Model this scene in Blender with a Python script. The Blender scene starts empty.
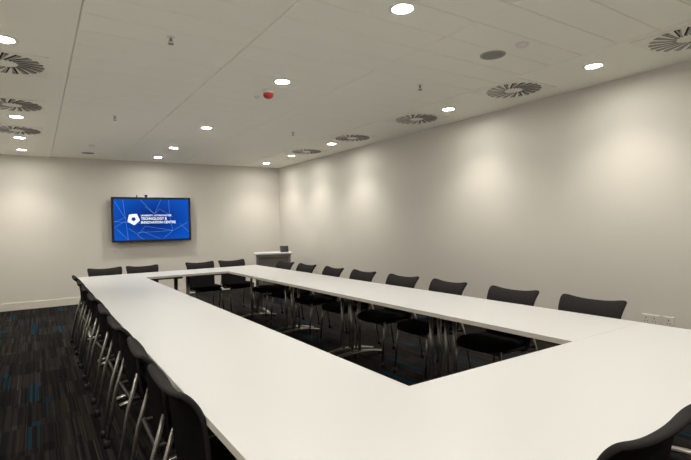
import bpy, bmesh, math, random
from mathutils import Vector, Matrix
from math import sin, cos, pi, radians as R

C = bpy.context.scene
col = C.collection

# ------------------------------------------------------------------ camera
def make_camera():
    ya, pt, ro = R(33.276), R(-0.65), R(-1.359)
    F = Vector((sin(ya)*cos(pt), cos(ya)*cos(pt), sin(pt)))
    Rt = Vector((cos(ya), -sin(ya), 0)); U = Rt.cross(F)
    R2 = Rt*cos(ro) + U*sin(ro); U2 = -Rt*sin(ro) + U*cos(ro)
    cd = bpy.data.cameras.new('camera'); co = bpy.data.objects.new('camera', cd); col.objects.link(co)
    m = Matrix((R2, U2, -F)).transposed().to_4x4(); m.translation = Vector((0, 0, 1.369))
    co.matrix_world = m
    cd.sensor_width = 36; cd.lens = 472.77/691*36; cd.clip_start = 0.02
    C.camera = co
make_camera()

# ------------------------------------------------------------------ light levels / world / exposure
SPOT_W = 48.0         # watts of each recessed downlight beam
GLOW = 160.0           # emission of each downlight lens
BEAM = R(116)
LIGHT_COL = (1.0, 0.93, 0.815)
C.view_settings.view_transform = 'Standard'
C.view_settings.look = 'None'
C.view_settings.exposure = 0.24
C.view_settings.gamma = 1.0
C.view_settings.use_curve_mapping = False
w = bpy.data.worlds.new('world'); C.world = w; w.use_nodes = True
w.node_tree.nodes['Background'].inputs[0].default_value = (0.01, 0.01, 0.01, 1)

# ------------------------------------------------------------------ materials
def mat(name, colr, rough=0.6, metal=0.0, emit=None, es=0.0, spec=None, bump=None):
    m = bpy.data.materials.new(name); m.use_nodes = True
    nt = m.node_tree; b = nt.nodes['Principled BSDF']
    b.inputs['Base Color'].default_value = (*colr, 1); b.inputs['Roughness'].default_value = rough
    b.inputs['Metallic'].default_value = metal
    if spec is not None: b.inputs['Specular IOR Level'].default_value = spec
    if emit: b.inputs['Emission Color'].default_value = (*emit, 1); b.inputs['Emission Strength'].default_value = es
    if bump:
        sc, st = bump
        tc = nt.nodes.new('ShaderNodeTexCoord'); n = nt.nodes.new('ShaderNodeTexNoise'); bp = nt.nodes.new('ShaderNodeBump')
        n.inputs['Scale'].default_value = sc; n.inputs['Detail'].default_value = 4
        bp.inputs['Strength'].default_value = st; bp.inputs['Distance'].default_value = 0.002
        nt.links.new(tc.outputs['Object'], n.inputs['Vector']); nt.links.new(n.outputs['Fac'], bp.inputs['Height'])
        nt.links.new(bp.outputs['Normal'], b.inputs['Normal'])
    return m
M = {}
M['wall'] = mat('wall_paint', (0.72, 0.697, 0.65), 0.75, bump=(60, 0.08))
M['ceiling'] = mat('ceiling_tile', (0.90, 0.895, 0.82), 0.6)
M['ceiling_back'] = mat('ceiling_void', (0.25, 0.24, 0.22), 0.9)
M['trim'] = mat('white_trim', (0.78, 0.74, 0.67), 0.4)
M['table'] = mat('white_laminate', (0.60, 0.612, 0.62), 0.38, spec=0.6, bump=(25, 0.02))
M['edge'] = mat('table_edge', (0.62, 0.59, 0.54), 0.5)
M['chrome'] = mat('chrome', (0.36, 0.35, 0.33), 0.33, 1.0)
M['silver'] = mat('silver_paint', (0.32, 0.31, 0.29), 0.35, 0.85)
M['dark_metal'] = mat('dark_metal', (0.035, 0.033, 0.03), 0.45, 0.3)
M['fabric'] = mat('charcoal_fabric', (0.007, 0.0065, 0.007), 0.9, spec=0.06, bump=(350, 0.6))
M['fabric_front'] = mat('grey_fabric', (0.025, 0.023, 0.024), 0.9, spec=0.12, bump=(350, 0.6))
M['plastic'] = mat('black_plastic', (0.012, 0.012, 0.012), 0.5)
M['glide'] = mat('glide_rubber', (0.008, 0.008, 0.008), 0.6)
M['vent_plate'] = mat('vent_plate', (0.86, 0.85, 0.78), 0.5)
M['vent_dark'] = mat('vent_slot', (0.006, 0.006, 0.006), 0.9)
M['vent_vane'] = mat('vent_vane', (0.36, 0.35, 0.32), 0.5)
M['lens'] = mat('downlight_lens', (0.9, 0.9, 0.9), 0.3, emit=(1.0, 0.95, 0.85), es=GLOW)
M['lens_trim'] = mat('downlight_trim', (0.85, 0.84, 0.8), 0.25)
M['speaker'] = mat('speaker_grille', (0.27, 0.26, 0.24), 0.8)
M['red'] = mat('red_plastic', (0.24, 0.012, 0.010), 0.3)
M['white_plastic'] = mat('white_plastic', (0.75, 0.73, 0.68), 0.4)
M['grey_panel'] = mat('grey_laminate', (0.13, 0.12, 0.105), 0.5)
M['alu'] = mat('aluminium', (0.26, 0.25, 0.23), 0.4, 0.5)
M['bezel'] = mat('tv_bezel', (0.008, 0.009, 0.015), 0.25)
M['ink'] = mat('screen_white', (0, 0, 0), 0.5, emit=(0.85, 0.93, 1.0), es=1.0)
M['line'] = mat('screen_line', (0, 0, 0), 0.5, emit=(0.13, 0.33, 0.80), es=0.8)
M['socket_shadow'] = mat('socket_hole', (0.03, 0.03, 0.03), 0.7)

def screen_mat():
    m = mat('blue_screen', (0, 0.0, 0.01), 0.25, spec=0.15)
    nt = m.node_tree; b = nt.nodes['Principled BSDF']
    tc = nt.nodes.new('ShaderNodeTexCoord'); mp = nt.nodes.new('ShaderNodeMapping')
    g = nt.nodes.new('ShaderNodeTexGradient'); g.gradient_type = 'SPHERICAL'
    mp.inputs['Location'].default_value = (0.0, 0, 0.0); mp.inputs['Scale'].default_value = (1.15, 1, 1.7)
    cr = nt.nodes.new('ShaderNodeValToRGB')
    cr.color_ramp.elements[0].color = (0.0, 0.075, 0.46, 1); cr.color_ramp.elements[1].color = (0.0, 0.008, 0.10, 1)
    cr.color_ramp.elements[1].position = 0.95
    L = nt.links.new
    L(tc.outputs['Object'], mp.inputs['Vector']); L(mp.outputs['Vector'], g.inputs['Vector'])
    L(g.outputs['Fac'], cr.inputs['Fac']); L(cr.outputs['Color'], b.inputs['Emission Color'])
    b.inputs['Emission Strength'].default_value = 1.0
    return m
M['screen'] = screen_mat()

def carpet_mat():
    m = bpy.data.materials.new('striped_carpet'); m.use_nodes = True
    nt = m.node_tree; N = nt.nodes.new; L = nt.links.new; b = nt.nodes['Principled BSDF']
    b.inputs['Roughness'].default_value = 0.95; b.inputs['Specular IOR Level'].default_value = 0.1
    tc = N('ShaderNodeTexCoord'); sx = N('ShaderNodeSeparateXYZ'); L(tc.outputs['Object'], sx.inputs[0])
    def math_(op, a, bb=None):
        n = N('ShaderNodeMath'); n.operation = op
        for i, v in enumerate((a, bb)):
            if v is None: continue
            if isinstance(v, (int, float)): n.inputs[i].default_value = v
            else: L(v, n.inputs[i])
        return n.outputs[0]
    def white(x, y):
        c = N('ShaderNodeCombineXYZ'); L(x, c.inputs[0]); L(y, c.inputs[1])
        wn = N('ShaderNodeTexWhiteNoise'); wn.noise_dimensions = '2D'; L(c.outputs[0], wn.inputs['Vector']); return wn.outputs['Value']
    X, Y = sx.outputs[0], sx.outputs[1]
    tcol = math_('FLOOR', math_('DIVIDE', X, 0.25))                      # carpet planks 0.25 wide, offset lengthways
    ysh = math_('ADD', Y, math_('MULTIPLY', white(tcol, math_('MULTIPLY', tcol, 0.0)), 1.0))
    trow = math_('FLOOR', math_('DIVIDE', Y, 0.5))
    trow2 = math_('FLOOR', math_('DIVIDE', ysh, 0.5))
    s1 = math_('FLOOR', math_('DIVIDE', X, 0.009))
    v1 = white(s1, trow)
    s3 = math_('FLOOR', math_('DIVIDE', X, 0.028))
    v2 = white(s3, math_('ADD', trow2, 31.0))
    tilev = white(tcol, math_('ADD', trow, 7.0))
    mixv = math_('ADD', math_('MULTIPLY', v1, 0.6), math_('MULTIPLY', v2, 0.4))
    cr = N('ShaderNodeValToRGB'); L(mixv, cr.inputs['Fac'])
    e = cr.color_ramp.elements
    e[0].position = 0.2; e[0].color = (0.004, 0.004, 0.005, 1)
    e[1].position = 0.95; e[1].color = (0.075, 0.060, 0.045, 1)
    k = e.new(0.45); k.color = (0.014, 0.013, 0.013, 1)
    k = e.new(0.65); k.color = (0.034, 0.024, 0.019, 1)
    k = e.new(0.8); k.color = (0.024, 0.028, 0.034, 1)
    # blue groups
    bx = math_('FLOOR', math_('DIVIDE', X, 0.075)); by = math_('FLOOR', math_('DIVIDE', ysh, 0.5))
    bl = math_('GREATER_THAN', white(bx, by), 0.95)
    ba = math_('MULTIPLY', bl, math_('GREATER_THAN', v1, 0.5))
    mx = N('ShaderNodeMix'); mx.data_type = 'RGBA'; L(ba, mx.inputs['Factor']); L(cr.outputs['Color'], mx.inputs['A'])
    mx.inputs['B'].default_value = (0.004, 0.050, 0.085, 1)
    tv = N('ShaderNodeMix'); tv.data_type = 'RGBA'; tv.blend_type = 'MULTIPLY'; tv.inputs['Factor'].default_value = 1
    g = math_('ADD', math_('MULTIPLY', tilev, 0.5), 0.35)
    cc = N('ShaderNodeCombineColor')
    for i in range(3): L(g, cc.inputs[i])
    L(mx.outputs['Result'], tv.inputs['A']); L(cc.outputs['Color'], tv.inputs['B']); L(tv.outputs['Result'], b.inputs['Base Color'])
    n = N('ShaderNodeTexNoise'); n.inputs['Scale'].default_value = 400; L(tc.outputs['Object'], n.inputs['Vector'])
    bp = N('ShaderNodeBump'); bp.inputs['Strength'].default_value = 0.5; bp.inputs['Distance'].default_value = 0.003
    L(n.outputs['Fac'], bp.inputs['Height']); L(bp.outputs['Normal'], b.inputs['Normal'])
    return m
M['carpet'] = carpet_mat()

# ------------------------------------------------------------------ mesh helpers
def obj(name, bm, m, parent=None, smooth=False, loc=None):
    me = bpy.data.meshes.new(name)
    bmesh.ops.recalc_face_normals(bm, faces=bm.faces)
    bm.to_mesh(me); bm.free()
    for mm in (m if isinstance(m, (list, tuple)) else [m]): me.materials.append(mm)
    if smooth:
        for p in me.polygons: p.use_smooth = len(p.vertices) <= 4
    o = bpy.data.objects.new(name, me); col.objects.link(o)
    if parent: o.parent = parent
    if loc: o.location = loc
    return o
def struct(name, bm, m, parent=None):
    o = obj(name, bm, m, parent)
    if not parent: o['kind'] = 'structure'
    return o
def thing(name, label, cat, loc=(0, 0, 0), rz=0, group=None):
    o = bpy.data.objects.new(name, None); col.objects.link(o); o.empty_display_size = 0.1
    o.location = loc; o.rotation_euler = (0, 0, rz); o['label'] = label; o['category'] = cat
    if group: o['group'] = group
    return o
def tag(o, label, cat, group=None):
    o['label'] = label; o['category'] = cat
    if group: o['group'] = group
    return o
def box(bm, a, b, mi=0, bevel=0.0):
    x0, y0, z0 = a; x1, y1, z1 = b
    r = bmesh.ops.create_cube(bm, size=1)
    vs = r['verts']
    for v in vs:
        v.co = Vector(((x0+x1)/2+v.co.x*(x1-x0), (y0+y1)/2+v.co.y*(y1-y0), (z0+z1)/2+v.co.z*(z1-z0)))
    fs = {f for v in vs for f in v.link_faces}
    for f in fs: f.material_index = mi
    if bevel:
        es = list({e for v in vs for e in v.link_edges})
        bmesh.ops.bevel(bm, geom=es, offset=bevel, segments=2, affect='EDGES', profile=0.6)
    return bm
def tube(bm, pts, r, n=12, r2=None, flat=1.0):
    pts = [Vector(p) for p in pts]; rings = []
    for i, p in enumerate(pts):
        d = (pts[min(i+1, len(pts)-1)] - pts[max(i-1, 0)]).normalized()
        a = Vector((0, 0, 1)) if abs(d.z) < .9 else Vector((1, 0, 0))
        s = d.cross(a).normalized(); t = s.cross(d).normalized()
        rr = r if r2 is None else r + (r2-r)*i/(len(pts)-1)
        rings.append([bm.verts.new(p + (s*cos(2*pi*k/n) + t*sin(2*pi*k/n)*flat)*rr) for k in range(n)])
    for a, b in zip(rings, rings[1:]):
        for k in range(n): bm.faces.new((a[k], a[(k+1) % n], b[(k+1) % n], b[k]))
    bm.faces.new(rings[0][::-1]); bm.faces.new(rings[-1])
def lathe(bm, prof, n=32, c=(0, 0, 0)):
    rings = []
    for r, z in prof:
        if r < 1e-6: rings.append([bm.verts.new((c[0], c[1], c[2]+z))])
        else: rings.append([bm.verts.new((c[0]+r*cos(2*pi*k/n), c[1]+r*sin(2*pi*k/n), c[2]+z)) for k in range(n)])
    for a, b in zip(rings, rings[1:]):
        for k in range(n):
            k2 = (k+1) % n
            if len(a) == 1 and len(b) == 1: continue
            if len(a) == 1: bm.faces.new((a[0], b[k], b[k2]))
            elif len(b) == 1: bm.faces.new((a[k], a[k2], b[0]))
            else: bm.faces.new((a[k], a[k2], b[k2], b[k]))
def B(): return bmesh.new()
def dup(root, loc, rz, label):
    r = root.copy(); col.objects.link(r); r.location = loc; r.rotation_euler = (0, 0, rz); r['label'] = label
    for ch in list(root.children):
        c = ch.copy(); col.objects.link(c); c.parent = r
        for g in list(ch.children):
            d = g.copy(); col.objects.link(d); d.parent = c
    return r

# ------------------------------------------------------------------ room
XL, XR, Y0, Y1, H = -0.75, 4.812, -1.6, 10.134, 2.73
struct('floor', box(B(), (XL-.1, Y0-.1, -0.08), (XR+.1, Y1+.1, 0)), M['carpet'])
struct('wall_right', box(B(), (XR, Y0-.1, 0), (XR+.1, Y1+.1, H+.12)), M['wall'])
struct('wall_left', box(B(), (XL-.1, Y0-.1, 0), (XL, Y1+.1, H+.12)), M['wall'])
struct('wall_far', box(B(), (XL, Y1, 0), (XR, Y1+.1, H+.12)), M['wall'])
struct('wall_near', box(B(), (XL, Y0-.1, 0), (XR, Y0, H+.12)), M['wall'])
def board(name, a, b):
    bm = box(B(), a, b, bevel=0.004); struct(name, bm, M['trim'])
board('baseboard_far', (XL, Y1-.016, 0), (XR, Y1, .13))
board('baseboard_right', (XR-.016, Y0, 0), (XR, Y1-.017, .13))
board('baseboard_left', (XL, Y0, 0), (XL+.016, Y1-.017, .13))
def ceiling():
    bm = B()
    box(bm, (XL, Y0, H+.03), (XR, Y1, H+.06), 1)
    box(bm, (XL, Y0, H), (.27, Y1, H+.03), 0); box(bm, (3.845, Y0, H), (XR, Y1, H+.03), 0)
    cols = [.273, 1.37, 2.56, 3.842]
    for a, b in zip(cols, cols[1:]):
        y = Y0 + .01
        ys = [1.62 - .29*12 + .29*k for k in range(60)]
        for ya, yb in zip(ys, ys[1:]):
            ya = max(ya, Y0); yb = min(yb, Y1)
            if yb - ya < .02: continue
            g, c = .002, .006      # bevelled tile edge
            xs = (a+g, b-g); yy = (ya+g, yb-g)
            lo = [bm.verts.new(p) for p in ((xs[0]+c, yy[0]+c, H), (xs[1]-c, yy[0]+c, H), (xs[1]-c, yy[1]-c, H), (xs[0]+c, yy[1]-c, H))]
            hi = [bm.verts.new(p) for p in ((xs[0], yy[0], H+.005), (xs[1], yy[0], H+.005), (xs[1], yy[1], H+.005), (xs[0], yy[1], H+.005))]
            tp = [bm.verts.new((v.co.x, v.co.y, H+.03)) for v in hi]
            bm.faces.new(lo)
            for q, w_ in ((lo, hi), (hi, tp)):
                for k in range(4): bm.faces.new((q[k], q[(k+1) % 4], w_[(k+1) % 4], w_[k]))
    struct('ceiling', bm, [M['ceiling'], M['ceiling_back']])
ceiling()

# ------------------------------------------------------------------ downlights
ROWS = [(-.9, 'behind the camera'), (.55, 'above the near tables'), (2.3, ''), (4.07, ''), (6.66, ''), (8.23, ''), (9.43, '')]
COLS = [(-.15, 'left'), (1.98, 'middle'), (4.19, 'right')]
LD = bpy.data.lights.new('downlight_beam', 'SPOT')
LD.energy = SPOT_W; LD.spot_size = BEAM; LD.spot_blend = 0.95; LD.shadow_soft_size = 0.06; LD.color = LIGHT_COL
def make_downlight(label):
    t = thing('downlight', label, 'ceiling light', (0, 0, H), 0, 'recessed ceiling downlights')
    b = B(); lathe(b, [(.062, -.001), (.064, -.006), (.072, -.009), (.084, -.006), (.088, 0)], 32); obj('trim_ring', b, M['lens_trim'], t, True)
    b = B(); lathe(b, [(0, -.0035), (.045, -.004), (.063, -.002), (.063, 0)], 32); obj('lens', b, M['lens'], t, True)
    lo = bpy.data.objects.new('lamp', LD); col.objects.link(lo); lo.parent = t; lo.location = (0, 0, -.03)
    return t
RN = {.55: 'above the near tables', 2.3: 'nearest row in view', 4.07: 'second row from camera', 6.66: 'third row from camera', 8.23: 'second row from far wall', 9.43: 'row closest to far wall'}
dl0 = None
for y, _ in ROWS:
    for x, side in COLS:
        yy = {4.07: {0: 4.09, 1: 4.04, 2: 4.07}, 6.66: {0: 6.76, 1: 6.40, 2: 6.74}}.get(y, {}).get([c[0] for c in COLS].index(x), y)
        where = RN.get(y, 'behind the camera')
        lab = 'round white downlight in the %s line of the ceiling, %s' % (side, where)
        if dl0 is None: dl0 = make_downlight(lab); dl0.location = (x, yy, H)
        else: dup(dl0, (x, yy, H), 0, lab)

# ------------------------------------------------------------------ swirl air diffusers
def make_diffuser(label):
    t = thing('air_diffuser', label, 'air vent', (0, 0, H), 0, 'square swirl air diffusers in the ceiling')
    b = box(B(), (-.297, -.297, -.006), (.297, .297, 0), bevel=.002); obj('face_plate', b, M['vent_plate'], t)
    sl = B(); vn = B(); n = 40
    for k in range(n):
        a = 2*pi*k/n
        long_ = k % 2 == 0
        r0, r1 = (.095, .265) if long_ else (.135, .265)
        tw = R(28)
        p0 = Vector((cos(a), sin(a), 0))*r0
        d = Vector((cos(a+tw), sin(a+tw), 0)); s = Vector((-d.y, d.x, 0))
        ln = (r1-r0)*1.08
        for bm, o0, o1, z0, z1 in ((sl, -.0075, .0065, -.0068, -.005), (vn, .0065, .016, -.012, -.006)):
            pts = [p0+s*o0, p0+d*ln+s*o0, p0+d*ln+s*o1, p0+s*o1]
            lo = [bm.verts.new((p.x, p.y, z0)) for p in pts]; hi = [bm.verts.new((p.x, p.y, z1)) for p in pts]
            bm.faces.new(lo); bm.faces.new(hi)
            for q in range(4): bm.faces.new((lo[q], lo[(q+1) % 4], hi[(q+1) % 4], hi[q]))
    obj('slots', sl, M['vent_dark'], t); obj('vanes', vn, M['vent_vane'], t)
    return t
df0 = None
for x, side in ((-.17, 'left'), (4.2, 'right')):
    for i, y in enumerate((1.56, 3.15, 4.65, 6.14, 7.64)):
        if side == 'left' and i < 2: continue
        where = (['', '', 'nearest the camera', 'between the other two', 'closest to the far wall'] if side == 'left' else ['nearest the camera', 'second from the camera', 'third from the camera', 'second from the far wall', 'closest to the far wall'])[i]
        lab = 'swirl air diffuser on the %s ceiling margin, %s' % (side, where)
        if df0 is None: df0 = make_diffuser(lab); df0.location = (x, y, H)
        else: dup(df0, (x, y, H), 0, lab)

# ------------------------------------------------------------------ small ceiling fittings
def sprinkler(x, y, label):
    t = thing('sprinkler_head', label, 'sprinkler', (x, y, H), 0, 'ceiling sprinkler heads')
    b = B(); lathe(b, [(0, -.008), (.018, -.008), (.03, 0)], 20); obj('escutcheon', b, M['white_plastic'], t, True)
    b = B(); tube(b, [(0, 0, -.006), (0, 0, -.03)], .008)
    tube(b, [(.008, 0, -.022), (.014, 0, -.035), (.003, 0, -.05)], .0025, 6); tube(b, [(-.008, 0, -.022), (-.014, 0, -.035), (-.003, 0, -.05)], .0025, 6)
    obj('body', b, M['alu'], t)
    b = B(); lathe(b, [(0, -.048), (.02, -.049), (.02, -.052), (0, -.053)], 16); obj('deflector', b, M['alu'], t)
sprinkler(.84, 3.48, 'small sprinkler head at upper left, above the left table run')
sprinkler(3.21, 3.49, 'small sprinkler head at right, between round grey speaker and air diffusers')
sprinkler(3.16, 6.14, 'small sprinkler head toward the far right corner')
sprinkler(.83, 6.22, 'small sprinkler head above the far end of the left run')
def speaker(x, y, label):
    t = thing('ceiling_speaker', label, 'speaker', (x, y, H), 0, 'round grey ceiling speakers')
    b = B(); lathe(b, [(.085, 0), (.087, -.005), (.1, -.006), (.103, 0)], 32); obj('rim', b, M['vent_vane'], t, True)
    b = B(); lathe(b, [(0, -.006), (.06, -.005), (.085, -.002), (.085, 0)], 32); obj('grille', b, M['speaker'], t, True)
speaker(3.17, 2.57, 'round grey ceiling speaker near the right margin of the ceiling')
speaker(.81, 9.39, 'round grey ceiling speaker close to the far wall at left')
def sensor(x, y, label, r=.05):
    t = thing('ceiling_sensor', label, 'sensor', (x, y, H), 0, 'small white ceiling sensors')
    b = B(); lathe(b, [(r, 0), (r, -.008), (r*.9, -.012)], 24); lathe(b, [(r*.9, -.012), (r*.85, -.012)], 24); obj('base', b, M['white_plastic'], t)
    b = B(); lathe(b, [(r*.88, -.006), (r*.7, -.020), (0, -.024)], 24); obj('cap', b, M['white_plastic'], t, True)
sensor(3.18, 2.30, 'low white disc sensor beside the near round speaker')
sensor(.79, 8.49, 'low white disc sensor near the far left speaker', .045)
sensor(1.97, 4.63, 'tiny pale sensor beside the red alarm', .03)
t = thing('fire_alarm', 'red domed fire alarm sounder hanging from ceiling beside a downlight', 'alarm', (1.98, 4.36, H))
b = B(); lathe(b, [(.055, 0), (.055, -.03), (.05, -.036), (0, -.037)], 32); obj('base', b, M['white_plastic'], t, True)
b = B(); lathe(b, [(0, -.036), (.05, -.036), (.052, -.055), (.042, -.075), (.02, -.086), (0, -.087)], 32); obj('dome', b, M['red'], t, True)

# ------------------------------------------------------------------ tables
TW, TT, TZ = .742, .028, .73
def make_table(L, label):
    t = thing('meeting_table', label, 'table', (0, 0, 0), 0, 'white rectangular tables joined in a hollow square')
    h, w2 = L/2-.00005, TW/2-.00005
    b = B(); box(b, (-h, -w2, TZ-.003), (h, w2, TZ), 0); 
    tt = obj('tabletop', b, M['table'], t)
    b = B(); box(b, (-h, -w2, TZ-TT), (h, w2, TZ-.003), 0); obj('edge_band', b, M['edge'], tt)
    for s in (-1, 1):
        b = B(); box(b, (-L/2+.09, s*.2-.015, TZ-TT-.035), (L/2-.09, s*.2+.015, TZ-TT)); obj('rail', b, M['dark_metal'], t)
    for s in (-1, 1):
        x = s*(L/2-.085)
        b = B()
        for q in (-1, 1): tube(b, [(x, q*.045, .06), (x, q*.045, TZ-TT-.035)], .0165, 24)
        lg = obj('leg', b, M['chrome'], t, True)
        b = B(); box(b, (x-.03, -.27, TZ-TT-.036), (x+.03, .27, TZ-TT-.0005), bevel=.003); obj('bracket', b, M['dark_metal'], lg)
        # arched cross foot
        b = B(); n = 16; sec = []
        for k in range(n+1):
            u = -1+2*k/n; y = u*.335; z = .024+.045*(1-u*u); hw = .034-.012*abs(u)
            sec.append([b.verts.new(p) for p in ((x-hw, y, z-.008), (x+hw, y, z-.008), (x+hw, y, z+.004), (x+hw*.55, y, z+.011), (x-hw*.55, y, z+.011), (x-hw, y, z+.004))])
        for a, c in zip(sec, sec[1:]):
            for k in range(6): b.faces.new((a[k], a[(k+1) % 6], c[(k+1) % 6], c[k]))
        b.faces.new(sec[0]); b.faces.new(sec[-1]); obj('foot', b, M['chrome'], lg, True)
        for q in (-1, 1):
            b = B(); lathe(b, [(0, 0), (.022, 0), (.022, .012), (.012, .02), (0, .02)], 16, (x, q*.305, 0)); obj('glide', b, M['glide'], lg)
    return t
TX0, TX1, TY0, TYi, TYf, TYe = .468, 3.078, .674, 1.416, 6.716, 7.458
side_tab = None
for cx, side in ((TX0+TW/2, 'left'), (TX1-TW/2, 'right')):
    for k in range(4):
        w_ = ['nearest the camera', 'second from the near end', 'third from the near end', 'at the far end'][k]
        lab = 'white table section with chrome legs in the %s run, %s' % (side, w_)
        loc = (cx, TYi+1.325*(k+.5) + (.0012 if side == 'right' and k == 0 else 0), 0)
        if side_tab is None: side_tab = make_table(1.325, lab); side_tab.location = loc; side_tab.rotation_euler = (0, 0, pi/2)
        else: dup(side_tab, loc, pi/2, lab)
end_tab = None
for cy, nm in ((TY0+TW/2, 'near run by the camera'), (TYf+TW/2, 'far run below the screen')):
    for k, sd in ((0, 'left'), (1, 'right')):
        lab = 'white table section forming the %s half of the %s' % (sd, nm)
        loc = (TX0+1.305*(k+.5), cy, 0)
        if end_tab is None: end_tab = make_table(1.305, lab); end_tab.location = loc
        else: dup(end_tab, loc, 0, lab)

# ------------------------------------------------------------------ chairs
def make_chair(label):
    t = thing('meeting_chair', label, 'chair', (0, 0, 0), 0, 'charcoal chairs around the tables')
    # back shell: (y, z, half width, wrap forward, ear lift)
    prof = [(-.12, .380, .175, .006, 0), (-.16, .383, .200, .008, 0), (-.188, .42, .212, .010, 0), (-.198, .50, .214, .012, 0), (-.204, .58, .214, .012, 0),
            (-.208, .65, .216, .012, .002), (-.216, .70, .219, .012, .006), (-.234, .745, .225, .010, .014), (-.264, .782, .231, .008, .022), (-.300, .806, .233, .006, .030)]
    nu = 12; b = B(); rows = []
    for i, (y, z, hw, wr, er) in enumerate(prof):
        row = []
        for k in range(nu+1):
            u = -1+2*k/nu; t_ = i == len(prof)-1 and abs(u) == 1
            row.append(b.verts.new((u*hw*(.985 if t_ else 1), y + wr*u*u + (.008 if t_ else 0), z + er*abs(u)**2.4 - (.010 if t_ else 0))))
        rows.append(row)
    for a, c in zip(rows, rows[1:]):
        for k in range(nu): b.faces.new((a[k], a[k+1], c[k+1], c[k]))
    o = obj('backrest', b, [M['fabric_front'], M['fabric']], t, True)
    if o.data.polygons[40].normal.y < 0: o.data.flip_normals()
    m = o.modifiers.new('solid', 'SOLIDIFY'); m.thickness = .028; m.offset = 0; m.use_even_offset = True; m.material_offset = 1
    m = o.modifiers.new('sub', 'SUBSURF'); m.levels = 1; m.render_levels = 2
    # seat cushion
    def se(a, sx, sy, cy, p=3.2):
        ca, sa = cos(a), sin(a)
        return sx*math.copysign(abs(ca)**(2/p), ca), cy+sy*math.copysign(abs(sa)**(2/p), sa)
    b = B(); n = 28; rings = []
    for f, z in ((.3, .402), (.7, .405), (.92, .42), (1.0, .442), (.985, .462), (.9, .474), (.6, .472), (.3, .468)):
        ring = []
        for k in range(n):
            x, y = se(2*pi*k/n, .222*f, .222*f, .035)
            zz = z - (.02*max(0, (y-.12)/.14)**2 if y > .12 else 0)
            ring.append(b.verts.new((x, y, zz)))
        rings.append(ring)
    for a, c in zip(rings, rings[1:]):
        for k in range(n): b.faces.new((a[k], a[(k+1) % n], c[(k+1) % n], c[k]))
    b.faces.new(rings[0][::-1]); b.faces.new(rings[-1])
    o = obj('seat', b, M['fabric'], t, True); m = o.modifiers.new('sub', 'SUBSURF'); m.levels = 1; m.render_levels = 1
    # under-seat frame
    b = B()
    for s in (-1, 1): tube(b, [(s*.175, -.23, .40), (s*.175, .19, .405)], .011, 10)
    for y in (-.14, .17): tube(b, [(-(.2 if y > 0 else .215), y - (.0 if y > 0 else .09), .40), ((.2 if y > 0 else .215), y - (.0 if y > 0 else .09), .40)], .011, 10)
    obj('seat_frame', b, M['plastic'], t, True)
    for s in (-1, 1):
        for pts in (((s*.203, -.195, .55), (s*.210, -.252, .36), (s*.217, -.312, .035)), ((s*.20, .165, .425), (s*.208, .185, .30), (s*.215, .215, .035))):
            b = B(); tube(b, pts, .0115, 12, flat=.7); lg = obj('leg', b, M['silver'] if pts[0][1] < 0 else M['chrome'], t, True)
            x, y, _ = pts[-1]
            b = B(); lathe(b, [(0, 0), (.017, 0), (.021, .008), (.021, .028), (.015, .045), (0, .048)], 16, (x, y, 0)); obj('glide', b, M['glide'], lg, True)
    return t
ch0 = None
def chair(x, y, rz, lab):
    global ch0
    if ch0 is None:
        ch0 = make_chair(lab); ch0.location = (x, y, 0); ch0.rotation_euler = (0, 0, rz)
    else: dup(ch0, (x, y, 0), rz, lab)
ordn = ['nearest the camera', 'second from the camera', 'third from the camera', 'fourth from the camera', 'fifth from the camera', 'sixth from the camera', 'seventh from the camera', 'farthest from the camera']
for i, y in enumerate((1.82, 2.39, 3.11, 3.71, 4.45, 5.18, 5.78, 6.50)):
    chair(.35+.31, y, -pi/2 + R([2, -2, 1, -1, 2, 0, -1, 1][i]), 'dark chair along the outer left edge of the tables, %s' % ordn[i])
for i, y in enumerate((1.80, 2.44, 3.17, 3.80, 4.52, 5.19, 5.89, 6.56)):
    chair(3.24-.30, y, pi/2 + R([0, 1, -3, 2, 0, -2, 2, 4][i]), 'dark chair facing in on the right side of the tables, %s' % ordn[i])
for i, x in enumerate((.84, 1.335, 2.21, 2.75)):
    chair(x, 7.42, pi + R([1, -2, 0, 2][i]), 'dark chair behind the far tables, %s' % ['leftmost of the four', 'second from left', 'third from left below the screen edge', 'rightmost of the four by the lectern'][i])
chair(1.38, .868, 0, 'dark chair back at the bottom right corner pushed up to the near table')

# ------------------------------------------------------------------ television
def text_mesh(s, size, x, z, y, width=None, off=0.0):
    cu = bpy.data.curves.new('t', 'FONT'); cu.body = s; cu.size = size; cu.offset = off; cu.resolution_u = 3
    o = bpy.data.objects.new('t', cu); col.objects.link(o); bpy.context.view_layer.update()
    me = bpy.data.meshes.new_from_object(o.evaluated_get(bpy.context.evaluated_depsgraph_get()))
    bm = B(); bm.from_mesh(me); bpy.data.objects.remove(o); bpy.data.meshes.remove(me); bpy.data.curves.remove(cu)
    xs = [v.co.x for v in bm.verts]; sx = width/(max(xs)-min(xs)) if width else 1; x0 = min(xs)
    for v in bm.verts: v.co = Vector((x+(v.co.x-x0)*sx, y, z+v.co.y))
    return bm
TVX, TVZ, TVY = 1.972, 1.565, 10.02
t = thing('television', 'wall-mounted flat television with black bezel showing a blue logo screen', 'television', (TVX, TVY, TVZ))
b = B(); box(b, (-.745, .0, -.44), (.745, .055, .44), bevel=.006); obj('casing', b, M['bezel'], t)
fr = B()
for a, c in (((-.745, -.012, .40), (.745, 0, .44)), ((-.745, -.012, -.44), (.745, 0, -.40)), ((-.745, -.012, -.40), (-.705, 0, .40)), ((.705, -.012, -.40), (.745, 0, .40))): box(fr, a, c, bevel=.002)
obj('bezel', fr, M['bezel'], t)
b = B(); box(b, (-.25, .055, -.2), (.25, .112, .2)); obj('wall_bracket', b, M['dark_metal'], t)
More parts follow.
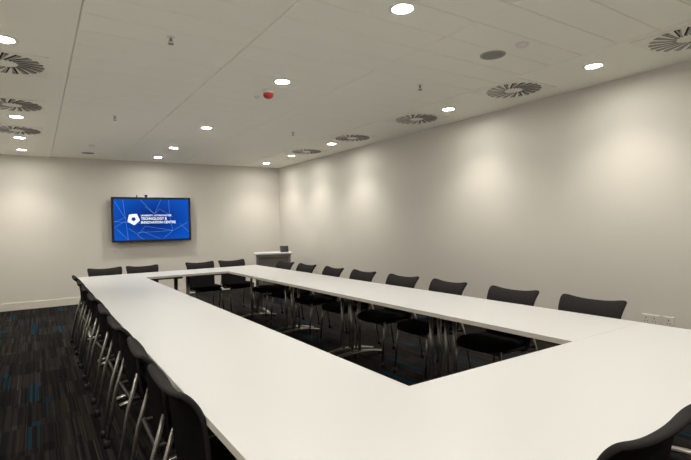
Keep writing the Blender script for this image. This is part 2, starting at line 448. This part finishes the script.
sc = obj('screen', box(B(), (-.705, -.004, -.40), (.705, 0, .40)), M['screen'], t)
random.seed(4)
ln = B()
def seg(x0, z0, x1, z1, w=.0035):
    d = Vector((x1-x0, z1-z0)).normalized(); nx, nz = -d.y*w, d.x*w
    vs = [ln.verts.new(p) for p in ((x0+nx, -.0050, z0+nz), (x1+nx, -.0050, z1+nz), (x1-nx, -.0050, z1-nz), (x0-nx, -.0050, z0-nz))]; ln.faces.new(vs)
def SP(u, v): return (-.705 + (u-95)/(608-95)*1.41, .40 - (v-97)/(380-97)*.80)
for a in ((100, 110, 165, 225), (155, 100, 185, 380), (165, 225, 97, 255), (165, 250, 97, 290), (270, 100, 365, 200), (410, 100, 365, 200), (365, 200, 300, 150),
          (465, 100, 470, 215), (400, 165, 490, 220), (400, 165, 360, 205), (300, 285, 245, 350), (245, 330, 490, 320), (300, 285, 490, 320), (490, 320, 605, 260),
          (490, 320, 470, 215), (245, 350, 290, 378), (190, 300, 245, 340), (280, 320, 400, 378), (490, 320, 420, 378), (97, 250, 280, 265), (540, 270, 605, 330), (185, 378, 110, 300)):
    seg(*SP(a[0], a[1]), *SP(a[2], a[3]), .0022)
obj('line_pattern', ln, M['line'], sc)
lg = B()
cx, cz = SP(222, 235)
n = 5; outer = []; inner = []
for k in range(n):       # rounded pentagon ring
    for dk in (-.06, 0, .06):
        a = -pi/2 - .2 + 2*pi*k/n + dk*2; rr = .116 if dk == 0 else .112
        outer.append((cx+rr*cos(a+.3), cz+rr*sin(a+.3)))
        ri = .052 if dk == 0 else .040
        inner.append((cx+ri*cos(a+.3), cz+ri*sin(a+.3)))
vo = [lg.verts.new((p[0], -.0056, p[1])) for p in outer]; vi = [lg.verts.new((p[0], -.0056, p[1])) for p in inner]
for k in range(len(vo)): lg.faces.new((vo[k], vo[(k+1) % len(vo)], vi[(k+1) % len(vo)], vi[k]))
obj('logo_mark', lg, M['ink'], sc)
x0, _ = SP(272, 0)
for s, v, sz, wd in (('UNIVERSITY of STRATHCLYDE', 216, .046, .575), ('TECHNOLOGY &', 241, .070, .49), ('INNOVATION CENTRE', 267, .070, .66)):
    _, z = SP(0, v); obj('lettering', text_mesh(s, sz, x0, z, -.0056, wd, .001 if sz < .05 else .0016), M['ink'], sc)
obj('brand_mark', box(B(), (.63, -.0128, .415), (.68, -.0115, .425)), M['alu'], t)
t = thing('webcam', 'small black camera sitting on the middle of the television top', 'camera', (1.86, TVY+.02, TVZ+.44))
b = B(); box(b, (-.028, -.02, .012), (.028, .02, .05), bevel=.006); obj('body', b, M['plastic'], t)
b = B(); box(b, (-.018, -.02, 0), (.018, .02, .014)); obj('foot', b, M['plastic'], t)
b = B(); tube(b, [(0, -.02, .031), (0, -.026, .031)], .012); obj('lens', b, M['bezel'], t)
t = thing('infrared_receiver', 'tiny black receiver stub on television top, left of the camera', 'receiver', (1.69, TVY+.02, TVZ+.44))
b = B(); box(b, (-.009, -.012, .006), (.009, .012, .045), bevel=.004); obj('body', b, M['plastic'], t)
b = B(); box(b, (-.014, -.014, 0), (.014, .014, .007)); obj('foot', b, M['plastic'], t)

# ------------------------------------------------------------------ lectern
LX, LY = 3.97, 8.72
t = thing('lectern', 'wide media lectern with white top and grey panelled front in far right corner', 'lectern', (LX, LY, 0), R(-22))
b = B(); box(b, (-.37, -.29, .822), (.37, .29, .85), bevel=.004); obj('top', b, M['table'], t)
b = B(); box(b, (-.335, -.26, .77), (.335, .26, .822), bevel=.003); obj('top_rail', b, M['alu'], t)
for s in (-1, 1):
    b = B(); box(b, (s*.31-.02, -.26, .0), (s*.31+.02, .26, .77), bevel=.004); obj('side_panel', b, M['alu'], t)
b = B(); box(b, (-.29, -.24, .05), (.29, -.22, .77)); obj('front_panel', b, M['grey_panel'], t)
b = B(); box(b, (-.29, .22, .05), (.29, .24, .77)); obj('back_panel', b, M['grey_panel'], t)
t = thing('touch_panel', 'small black tilted touch panel standing on the lectern', 'control panel', (LX+.19, LY-.13, .85), R(-10))
b = B(); box(b, (-.07, -.05, 0), (.07, .05, .012), bevel=.003); obj('base', b, M['plastic'], t)
b = B(); box(b, (-.085, -.008, 0), (.085, .008, .12), bevel=.004)
bmesh.ops.rotate(b, verts=b.verts, cent=(0, 0, 0), matrix=Matrix.Rotation(R(-22), 3, 'X')); bmesh.ops.translate(b, verts=b.verts, vec=(0, -.02, .010)); obj('screen', b, M['bezel'], t)

# ------------------------------------------------------------------ wall sockets
def socket(y0, y1, label, n):
    cy = (y0+y1)/2; hw = (y1-y0)/2
    t = thing('wall_socket', label, 'socket', (XR, cy, .415), 0, 'white sockets on the right wall')
    b = B(); box(b, (-.012, -hw, -.042), (0, hw, .042), bevel=.003); obj('plate', b, M['white_plastic'], t)
    b = B()
    for k in range(n):
        c = 0 if n == 1 else (-.035+.07*k)
        box(b, (-.0128, c-.004, .004), (-.0115, c+.004, .018)); box(b, (-.0128, c-.016, -.022), (-.0115, c-.008, -.014)); box(b, (-.0128, c+.008, -.022), (-.0115, c+.016, -.014))
    obj('holes', b, M['socket_shadow'], t)
    b = B()
    for k in range(n):
        c = 0 if n == 1 else (-.01+.02*k)
        box(b, (-.015, c-.006, .022), (-.012, c+.006, .036), bevel=.001)
    obj('switch', b, M['white_plastic'], t)
socket(2.07, 2.215, 'double white power socket on the right wall above table end', 2)
socket(1.945, 2.03, 'single white power socket to the right of the double one', 1)
